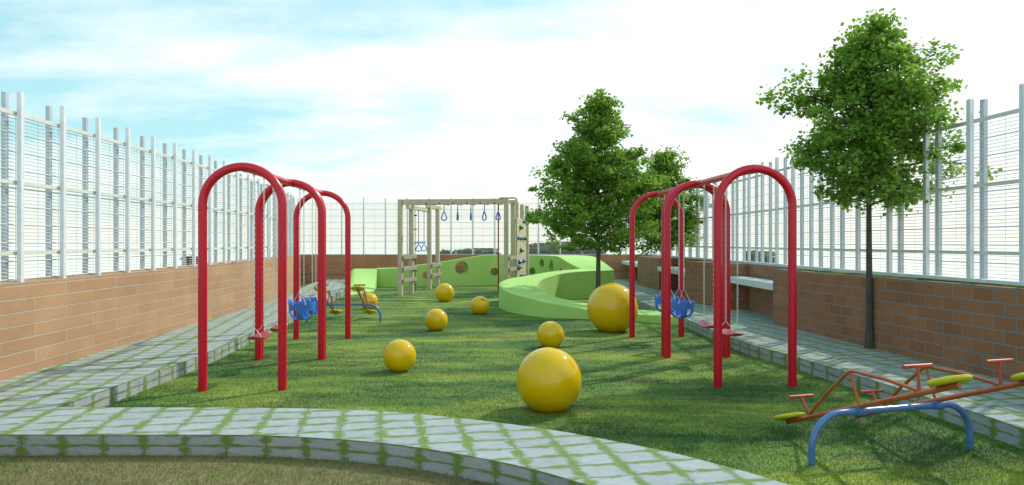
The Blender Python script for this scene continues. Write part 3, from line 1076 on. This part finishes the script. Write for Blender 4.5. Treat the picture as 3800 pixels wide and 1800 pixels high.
for (p, q, zs) in ((A, A + OB, (1.12, .78, .44)), (A + OC, A + OD, (.787, .455)), (E, E + OB, (1.11, .775, .44))):
    for z in zs:
        d = (q - p).normalized()
        cpart('step_board', lambda m, p=p, q=q, z=z, d=d: m.beam(p - d * 0.02 + side * 0.095 + Vector((0, 0, z)), q + d * 0.16 + side * 0.095 + Vector((0, 0, z)), 0.045, 0.108), M_BOARD)
rung_mid = []
for px_ in (1581, 1631, 1682.7, 1733, 1784, 1836):
    x0 = (px_ - 1900) / F * 20.3
    y0 = A.y + (x0 - A.x) * (E.y - A.y) / (E.x - A.x)
    p = Vector((x0, y0 - 0.062, 2.672)); q = Vector((x0 + OB.x, y0 + OB.y - 0.03, 2.69))
    rung_mid.append((p + q) / 2)
    cpart('rung', lambda m, p=p, q=q: (m.tube([p, q], 0.017, 10), m.tube([p - Vector((0, 0.012, 0)), p + Vector((0, 0.004, 0))], 0.03, 12)), M_REDPOLE, None, 40)
# fireman's pole
pole = [(-.43, 22.06, -0.05), (-.43, 22.06, 1.4), (-.43, 22.06, 2.87)] + \
       [(-.43 + .08 * (1 - math.cos(a)), 22.06 - .02 * a, 2.87 + .08 * math.sin(a)) for a in (0.4, 0.8, 1.2, PI / 2)] + [(-.1, 21.98, 2.95), (.06, 21.92, 2.95)] + \
       [(.06 + .09 * math.sin(a), 21.92, 2.86 + .09 * math.cos(a)) for a in (0.4, 0.8, 1.2, PI / 2)] + [(.15, 21.92, 2.78)]
cpart('slide_pole', lambda m: m.tube(pole, 0.022, 12), M_REDPOLE, None, 40)
# climbing panel
PA = E + OB + side * 0.10 + dirn * 0.01; PB = E + OC + side * 0.10 + dirn * 0.06
zz = [0.12 + i * (2.30 - 0.12) / 6 for i in range(7)]


def panel(m):
    for a, b in zip(zz, zz[1:]):
        m.beam(PA + Vector((0, 0, (a + b) / 2)), PB + Vector((0, 0, (a + b) / 2)), 0.045, b - a - 0.006, bevel=0.006)


pn = cpart('climbing_panel', panel, M_PANEL)
HOLDS = [(355, 352, 0, 1.0), (315, 418, 1, 1.5), (290, 555, 0, 1.0), (325, 562, 0, 1.0), (365, 562, 1, 1.2), (322, 705, 1, 1.6), (300, 853, 0, 1.5), (345, 845, 0, 1.1),
         (366, 840, 1, 0.9), (288, 930, 1, 1.4), (312, 915, 1, 1.1), (318, 1032, 1, 1.2), (352, 1026, 0, 1.1)]
S0 = PA + side * 0.023; SD = (PB - PA)
for hx, hy, kind, sc in HOLDS:
    px_, py_ = 1840 + .295 * hx - 4, 720 + .295 * hy
    kx = (px_ - 1900) / F
    t = (kx * S0.y - S0.x) / (SD.x - kx * SD.y)
    t = min(max(t, 0.04), 0.96)
    p = S0 + SD * t; z = CAMH - (py_ - 900) / F * p.y
    bm = bmesh.new(); bmesh.ops.create_icosphere(bm, subdivisions=2, radius=1)
    rr = random.Random(hx * 7 + hy)
    ph = [rr.uniform(0, 6) for _ in range(3)]
    for v in bm.verts:
        k = 1 + 0.22 * math.sin(4 * v.co.x + ph[0]) * math.cos(5 * v.co.z + ph[1]) + 0.12 * math.sin(7 * v.co.y + ph[2])
        c = v.co * k
        v.co = Vector((c.x * 0.062, c.y * 0.085, c.z * 0.048)) * sc
    m_ = MB(); m_.from_bm(bm, Matrix.Rotation(yawf - PI / 2, 3, 'Z'), p + side * 0.03 + Vector((0, 0, z)) - CO)
    m_.build('hold', (M_HBLUE, M_HGREEN)[kind], pn, 60)

# hanging rings
RINGLAB = ['blue hanging ring nearest the wooden ladder posts', 'blue hanging ring seen edge-on, second from the ladder posts', 'blue hanging ring seen edge-on, in the middle of the row',
           'blue hanging ring seen half turned, fourth from the ladder posts', 'blue hanging ring beside the dark red pole']
ring0 = None
for i, (p, rot) in enumerate(zip(rung_mid[1:6], (22, 80, 84, 48, 40))):
    if ring0 is None:
        ring0 = thing('hanging_ring', RINGLAB[0], 'ring', (0, 0, 0), 0, 'blue rings under the overhead beam')
        m_ = MB(); m_.tube([(0, 0, 0.0), (0, 0, -0.12), (0, 0, -0.22)], [0.010, 0.013, 0.017], 8); m_.build('strap', M_ROPE, ring0, 50)
        m_ = MB()
        loop = [(0, -0.20), (0.030, -0.25), (0.062, -0.33), (0.078, -0.385), (0.068, -0.43), (0.04, -0.452), (0, -0.457), (-0.04, -0.452), (-0.068, -0.43), (-0.078, -0.385), (-0.062, -0.33), (-0.030, -0.25)]
        m_.tube([(a, 0, z) for a, z in loop], 0.019, 8, closed=True)
        m_.build('grip', M_BLUEP, ring0, 60); rg = ring0
    else:
        rg = dup(ring0, RINGLAB[i], (0, 0, 0), 0)
    rg.location = (p.x, p.y, p.z - 0.012); rg.rotation_euler = (0, 0, R(rot))
# trapeze with two triangular grips
tr = thing('trapeze', 'blue trapeze bar with two triangular grips on dark ropes', 'trapeze', (-2.93, 22.5, 0))
T0 = Vector((-2.93, 22.5, 0))
pts2 = []
for px_ in (1553.5, 1573.5):
    Zp = 5.841 / (0.1294 + (1900 - px_) / F)
    pts2.append(Vector(((px_ - 1900) / F * Zp, Zp, 0)) - T0)
for p in pts2:
    m_ = MB(); m_.tube([p + Vector((0, 0, 2.57)), p + Vector((0, 0, 1.55))], 0.0095, 8); m_.build('rope', M_ROPE, tr, 60)
    m_ = MB()
    loop = [(0, 1.50), (0.045, 1.44), (0.085, 1.355), (0.088, 1.31), (0.06, 1.285), (0, 1.28), (-0.06, 1.285), (-0.088, 1.31), (-0.085, 1.355), (-0.045, 1.44)]
    m_.tube([p + Vector((a, 0.02 * a, z)) for a, z in loop], 0.016, 8, closed=True)
    m_.tube([p + Vector((0, 0, 1.56)), p + Vector((0, 0, 1.48))], 0.012, 8)
    m_.build('grip', M_BLUEP, tr, 60)
dd = (pts2[1] - pts2[0]).normalized()
m_ = MB(); m_.tube([pts2[0] - dd * 0.14 + Vector((0, 0, 1.55)), pts2[1] + dd * 0.14 + Vector((0, 0, 1.55))], 0.024, 12); m_.build('bar', M_BLUEP, tr, 40)
kr = thing('climbing_rope', 'dark knotted climbing rope with small foot pegs beside the step ladder', 'rope', (-3.02, 21.83, 0))
m_ = MB(); m_.tube([(0, 0, 2.57), (0.004, 0, 1.6), (-0.003, 0, 0.9), (0.003, 0, 0.03)], 0.010, 8); m_.build('rope', M_ROPE, kr, 60)
for i in range(6):
    z = 2.40 - i * 0.432
    m_ = MB(); m_.tube([(-0.055, 0, z), (0.055, 0, z)], 0.017, 8); m_.build('peg', M_ROPE, kr, 60)


# ---------------------------------------------------------------- trees and bushes
def leaf_mesh(name, C, size, mat, parent, up=0.55):
    """C: (k,3) leaf centres; every leaf is a bent diamond of two triangles pairs"""
    k = len(C)
    nrm = rng.normal(size=(k, 3)); nrm[:, 2] = np.abs(nrm[:, 2]) + up
    nrm /= np.linalg.norm(nrm, axis=1)[:, None]
    t = rng.normal(size=(k, 3)); t -= nrm * (t * nrm).sum(1)[:, None]; t /= np.linalg.norm(t, axis=1)[:, None]
    s = np.cross(nrm, t)
    L = (size * rng.uniform(0.65, 1.25, k))[:, None]; W = L * 0.42
    V = np.zeros((k, 6, 3))
    V[:, 0] = C - t * L * 0.5
    V[:, 1] = C + s * W + nrm * L * 0.12 - t * L * 0.08
    V[:, 2] = C + s * W * 0.7 + t * L * 0.22 + nrm * L * 0.06
    V[:, 3] = C + t * L * 0.55 - nrm * L * 0.10
    V[:, 4] = C - s * W * 0.7 + t * L * 0.22 + nrm * L * 0.06
    V[:, 5] = C - s * W + nrm * L * 0.12 - t * L * 0.08
    me = bpy.data.meshes.new(name)
    me.vertices.add(6 * k); me.loops.add(8 * k); me.polygons.add(2 * k)
    me.vertices.foreach_set('co', V.reshape(-1))
    li = (np.arange(k)[:, None] * 6 + np.array([0, 1, 2, 3, 0, 3, 4, 5])[None]).reshape(-1)
    me.loops.foreach_set('vertex_index', li)
    me.polygons.foreach_set('loop_start', np.arange(0, 8 * k, 4))
    me.update(); me.materials.append(mat)
    o = bpy.data.objects.new(name, me); COL.objects.link(o); o.parent = parent
    return o


def tree(loc, H, prof, label, seed, nb=78, leafsz=0.085, base_r=0.066, per=64):
    """prof: list of (height, radius) of the crown outline"""
    global rng
    rng = np.random.default_rng(seed)
    t = thing('tree', label, 'tree', loc, 0, 'young trees along the bench wall side')
    hz, hr = np.array(prof).T
    lean = rng.uniform(-0.03, 0.03, 2); lob = rng.uniform(0, 6, 2)
    axis = lambda z: np.array([lean[0] * math.sin(z * 0.9), lean[1] * math.sin(z * 0.7), z])
    m_ = MB()
    zs = np.linspace(-0.05, H - 0.25, 14)
    m_.tube([axis(z) for z in zs], [base_r * (1 - 0.88 * (z / H) ** 0.9) + (0.02 if z < 0.05 else 0) for z in np.maximum(zs, 0)], 12)
    leaves = []
    z0 = hz[0] + 0.12
    for b in range(nb):
        q = (b + rng.uniform(0.1, 0.9)) / nb
        zs_ = z0 + (H - 0.35 - z0) * q ** 1.05
        az = b * 2.39996 + rng.uniform(-0.5, 0.5)
        rise = rng.uniform(0.12, 0.45)
        zt_guess = min(H - 0.05, zs_ + rise * 0.7)
        lobe = 1 + 0.16 * math.sin(3 * az + lob[0] + 1.7 * zs_) + 0.12 * math.sin(5 * az + lob[1] - 2.3 * zs_)
        rad = np.interp(zt_guess, hz, hr) * lobe * rng.choice([0.55, 0.78, 0.92, 1.04], p=[.2, .25, .35, .2]) - 0.05
        if rad < 0.08: rad = 0.08
        o0 = axis(zs_)
        steps = 6
        pts = []
        for k in range(steps + 1):
            f = k / steps
            wob = rng.normal(size=3) * 0.025 * f
            droop = -0.15 * rad * f * f if zs_ < hz[0] + 0.8 else 0.0
            pts.append(o0 + np.array([math.cos(az) * rad * f, math.sin(az) * rad * f, rise * rad * f * (1.3 - 0.4 * f) + droop]) + wob)
        r0 = 0.008 + 0.012 * rad
        m_.tube(pts, [r0 * (1 - 0.8 * k / steps) for k in range(steps + 1)], 5)
        # twigs with leaf sprays
        nt = max(3, int(3 + rad * 6))
        for k in range(nt):
            f = rng.uniform(0.28, 1.0) ** 0.8
            i0 = min(int(f * steps), steps - 1); fr_ = f * steps - i0
            c = pts[i0] * (1 - fr_) + pts[i0 + 1] * fr_
            spread = 0.07 + 0.13 * rad * (1.0 - 0.35 * f)
            tip = c + rng.normal(size=3) * spread * np.array([1, 1, 0.7])
            m_.tube([c, (c + tip) / 2 + rng.normal(size=3) * 0.015, tip], [0.004, 0.003, 0.002], 3)
            nl = int(per * rng.uniform(0.5, 1.2) * (0.55 + 0.35 * rad) * (0.62 if zs_ < hz[0] + 0.55 else 1.0))
            sg = rng.uniform(0.05, 0.115)
            leaves.append(tip + rng.normal(size=(nl, 3)) * sg * np.array([1, 1, 0.62]))
    m_.build('trunk', M_BARK, t, 60)
    C = np.concatenate(leaves)
    leaf_mesh('crown', C, leafsz, M_LEAF, t)
    return t


PROF1 = [(1.22, 0.90), (1.5, 1.34), (1.85, 1.55), (2.3, 1.68), (2.75, 1.60), (3.1, 1.32), (3.5, 1.16), (3.9, 0.95), (4.3, 0.76), (4.65, 0.54), (5.0, 0.34), (5.3, 0.10)]
tree((2.02, 16.5, 0), 5.3, PROF1, 'leafy young tree with dark trunk rising inside the curled green ribbon', 21, nb=88, leafsz=0.080, per=60)
PROF2 = [(h * 0.80 + 0.25, r * 0.66) for h, r in PROF1 if h < 5.2]
tree((4.13, 19.0, PH), 4.1, [(h - PH, r) for h, r in PROF2], 'smaller distant tree partly hidden behind the larger one near the wall', 5, nb=70, leafsz=0.075, base_r=0.055, per=70)
PROF3 = [(1.75, 0.30), (2.0, 0.70), (2.3, 0.95), (2.6, 1.10), (2.95, 1.16), (3.2, 0.98), (3.5, 0.80), (3.85, 0.58), (4.15, 0.40), (4.4, 0.22), (4.55, 0.03)]
tree((4.72, 9.25, PH), 4.5, PROF3, 'tree overhanging the brick wall with bench recesses, cut by the right edge', 33, nb=72, leafsz=0.060, base_r=0.05, per=88)


def bush(px, w, top, Z, label, seed, xoff=None):
    global rng
    rng = np.random.default_rng(seed)
    X = (px - 1900) / F * Z
    zt = CAMH - (top - 900) / F * Z
    r = w * 0.75 / F * Z
    t = thing('bush', label, 'bush', (X, Z, -0.06), 0, 'dark bushes behind the fences')
    m_ = MB(); pts = []
    for k in range(9):
        a = rng.uniform(0, 2 * PI); f = rng.uniform(0.2, 0.75)
        tip = np.array([math.cos(a) * r * f, math.sin(a) * r * f, zt * rng.uniform(0.78, 0.97)])
        m_.tube([(0, 0, 0), tuple(tip * np.array([0.4, 0.4, 0.5])), tuple(tip)], [0.018, 0.012, 0.004], 5)
        nl = 170
        pts.append(tip * np.array([1, 1, 0.92]) + rng.normal(size=(nl, 3)) * np.array([r * 0.36, r * 0.36, zt * 0.13]))
        pts.append(tip * np.array([1, 1, 0.6]) + rng.normal(size=(70, 3)) * np.array([r * 0.4, r * 0.4, zt * 0.16]))
    m_.build('stems', M_BARK, t, 60)
    C = np.concatenate(pts); C[:, 2] = np.clip(C[:, 2], 0.05, zt + 0.1)
    leaf_mesh('foliage', C, 0.14, M_BUSH, t)


BUSHES = [(1652, 36, 934, 28.6, 'small dark bush peeping over the back wall just right of the wooden posts'),
          (1712, 20, 934, 28.8, 'tiny dark bush behind the back fence, second along from the wooden posts'),
          (1742, 26, 931, 28.9, 'small dark bush behind the back fence above the large round hole'),
          (1780, 42, 929, 28.6, 'wide low dark bush behind the back fence under the hanging rings'),
          (1822, 30, 930, 28.8, 'dark bush behind the back fence just before the dark red pole'),
          (1975, 34, 915, 28.7, 'dark bush behind the fence right beside the climbing wall'),
          (2025, 56, 908, 29.0, 'broad dark bush behind the fence above the oval holes'),
          (2080, 60, 904, 28.8, 'tall dark bush behind the back fence, left of the tree crown'),
          (2140, 64, 905, 29.1, 'dark bush behind the back fence under the low leaves of the tree'),
          (2200, 60, 906, 28.8, 'dark bush behind the back fence, seen by the tree trunk')]
for i, (a, w, tp, Z, lab) in enumerate(BUSHES):
    bush(a, w, tp, Z, lab, 100 + i)
bush(2792, 42, 942, 19.5, 'dark bush seen through the white pickets above the white bench slab', 120)
bush(2835, 40, 944, 20.0, 'rounded dark bush behind the pickets, next to the red arch', 121)
bush(712, 34, 966, 14.6, 'dark bush behind the mesh fence at the end of the orange wall', 122)

# ---------------------------------------------------------------- sun, sky, camera
SUN_AZ = math.atan2(0.735, 0.675)     # from +Y towards +X
SUN_EL = R(40)
sv = Vector((math.sin(SUN_AZ) * math.cos(SUN_EL), math.cos(SUN_AZ) * math.cos(SUN_EL), math.sin(SUN_EL)))
ld = bpy.data.lights.new('sun', 'SUN'); ld.energy = 3.2; ld.angle = R(1.2); ld.color = (1.0, 0.94, 0.84)
lo = bpy.data.objects.new('sun', ld); COL.objects.link(lo)
lo.rotation_euler = (-sv).to_track_quat('-Z', 'Y').to_euler()
lo.location = sv * 40

w = bpy.data.worlds.new('World'); scene.world = w; w.use_nodes = True
nt = w.node_tree; n = N(nt)
bg = nt.nodes['Background']; bg.inputs['Strength'].default_value = 0.122
sky = n.new('ShaderNodeTexSky', sky_type='NISHITA'); sky.sun_disc = False
sky.sun_elevation = SUN_EL; sky.sun_rotation = SUN_AZ; sky.air_density = 1.0; sky.dust_density = 1.2; sky.ozone_density = 1.0
d = n.new('ShaderNodeTexCoord').outputs['Generated']
sep = n.new('ShaderNodeSeparateXYZ'); n.link(d, sep.inputs[0])
# clouds on a flat layer overhead: direction / height
den = n.math('MAXIMUM', n.math('ADD', sep.outputs[2], 0.22), 0.05)
cx = n.math('DIVIDE', sep.outputs[0], den); cy = n.math('DIVIDE', sep.outputs[1], den)
cmb = n.new('ShaderNodeCombineXYZ'); n.link(cx, cmb.inputs[0]); n.link(cy, cmb.inputs[1])
cl = n.noise(n.mapping(cmb.outputs[0], scale=(0.9, 1.5, 1), rot=(0, 0, R(-24)), loc=(2.6, 1.1, 0)), 1.35, 10, 0.58)
# more cloud low in the sky and towards the sun
sd = n.new('ShaderNodeVectorMath', operation='DOT_PRODUCT'); n.link(d, sd.inputs[0]); sd.inputs[1].default_value = tuple(sv)
behind = n.math('MULTIPLY', n.math('MAXIMUM', n.math('MULTIPLY', sep.outputs[1], -1.0), 0.0), 0.55)  # extra unseen cloud at the camera's back, added to neutralise the fill light
bias = n.math('ADD', n.math('MULTIPLY', sd.outputs['Value'], 0.36), n.math('MULTIPLY', sep.outputs[2], -0.42))
amt = n.math('ADD', n.math('ADD', cl, bias), behind)
mask = n.ramp(amt, [(0.45, 0.0), (0.72, 1.0)])
tint = n.mix(1.0, sky.outputs[0], (1.0, 1.30, 1.12), 'MULTIPLY')
base = n.mix(0.66, tint, (4.6, 7.9, 8.6))
col = n.mix(mask, base, (9.0, 9.25, 9.2))
# pale cream band of bright haze low over the horizon
low = n.ramp(sep.outputs[2], [(0.0, 1.0), (0.13, 0.0)])
col = n.mix(n.math('MULTIPLY', low, 0.85), col, (8.7, 8.6, 7.4))
n.link(col, bg.inputs['Color'])

cam = bpy.data.cameras.new('camera'); cam.sensor_width = 36.0; cam.lens = 36.0 * F / 3800.0
cam.clip_start = 0.05; cam.clip_end = 9000
co_ = bpy.data.objects.new('camera', cam); COL.objects.link(co_)
co_.location = (0, 0, CAMH); co_.rotation_euler = (R(90), 0, 0)
scene.camera = co_
vs = scene.view_settings
vs.view_transform = 'Standard'; vs.look = 'None'; vs.exposure = 0.04; vs.gamma = 1.0
scene.render.engine = 'CYCLES'
scene.cycles.use_denoising = True
scene.cycles.max_bounces = 6
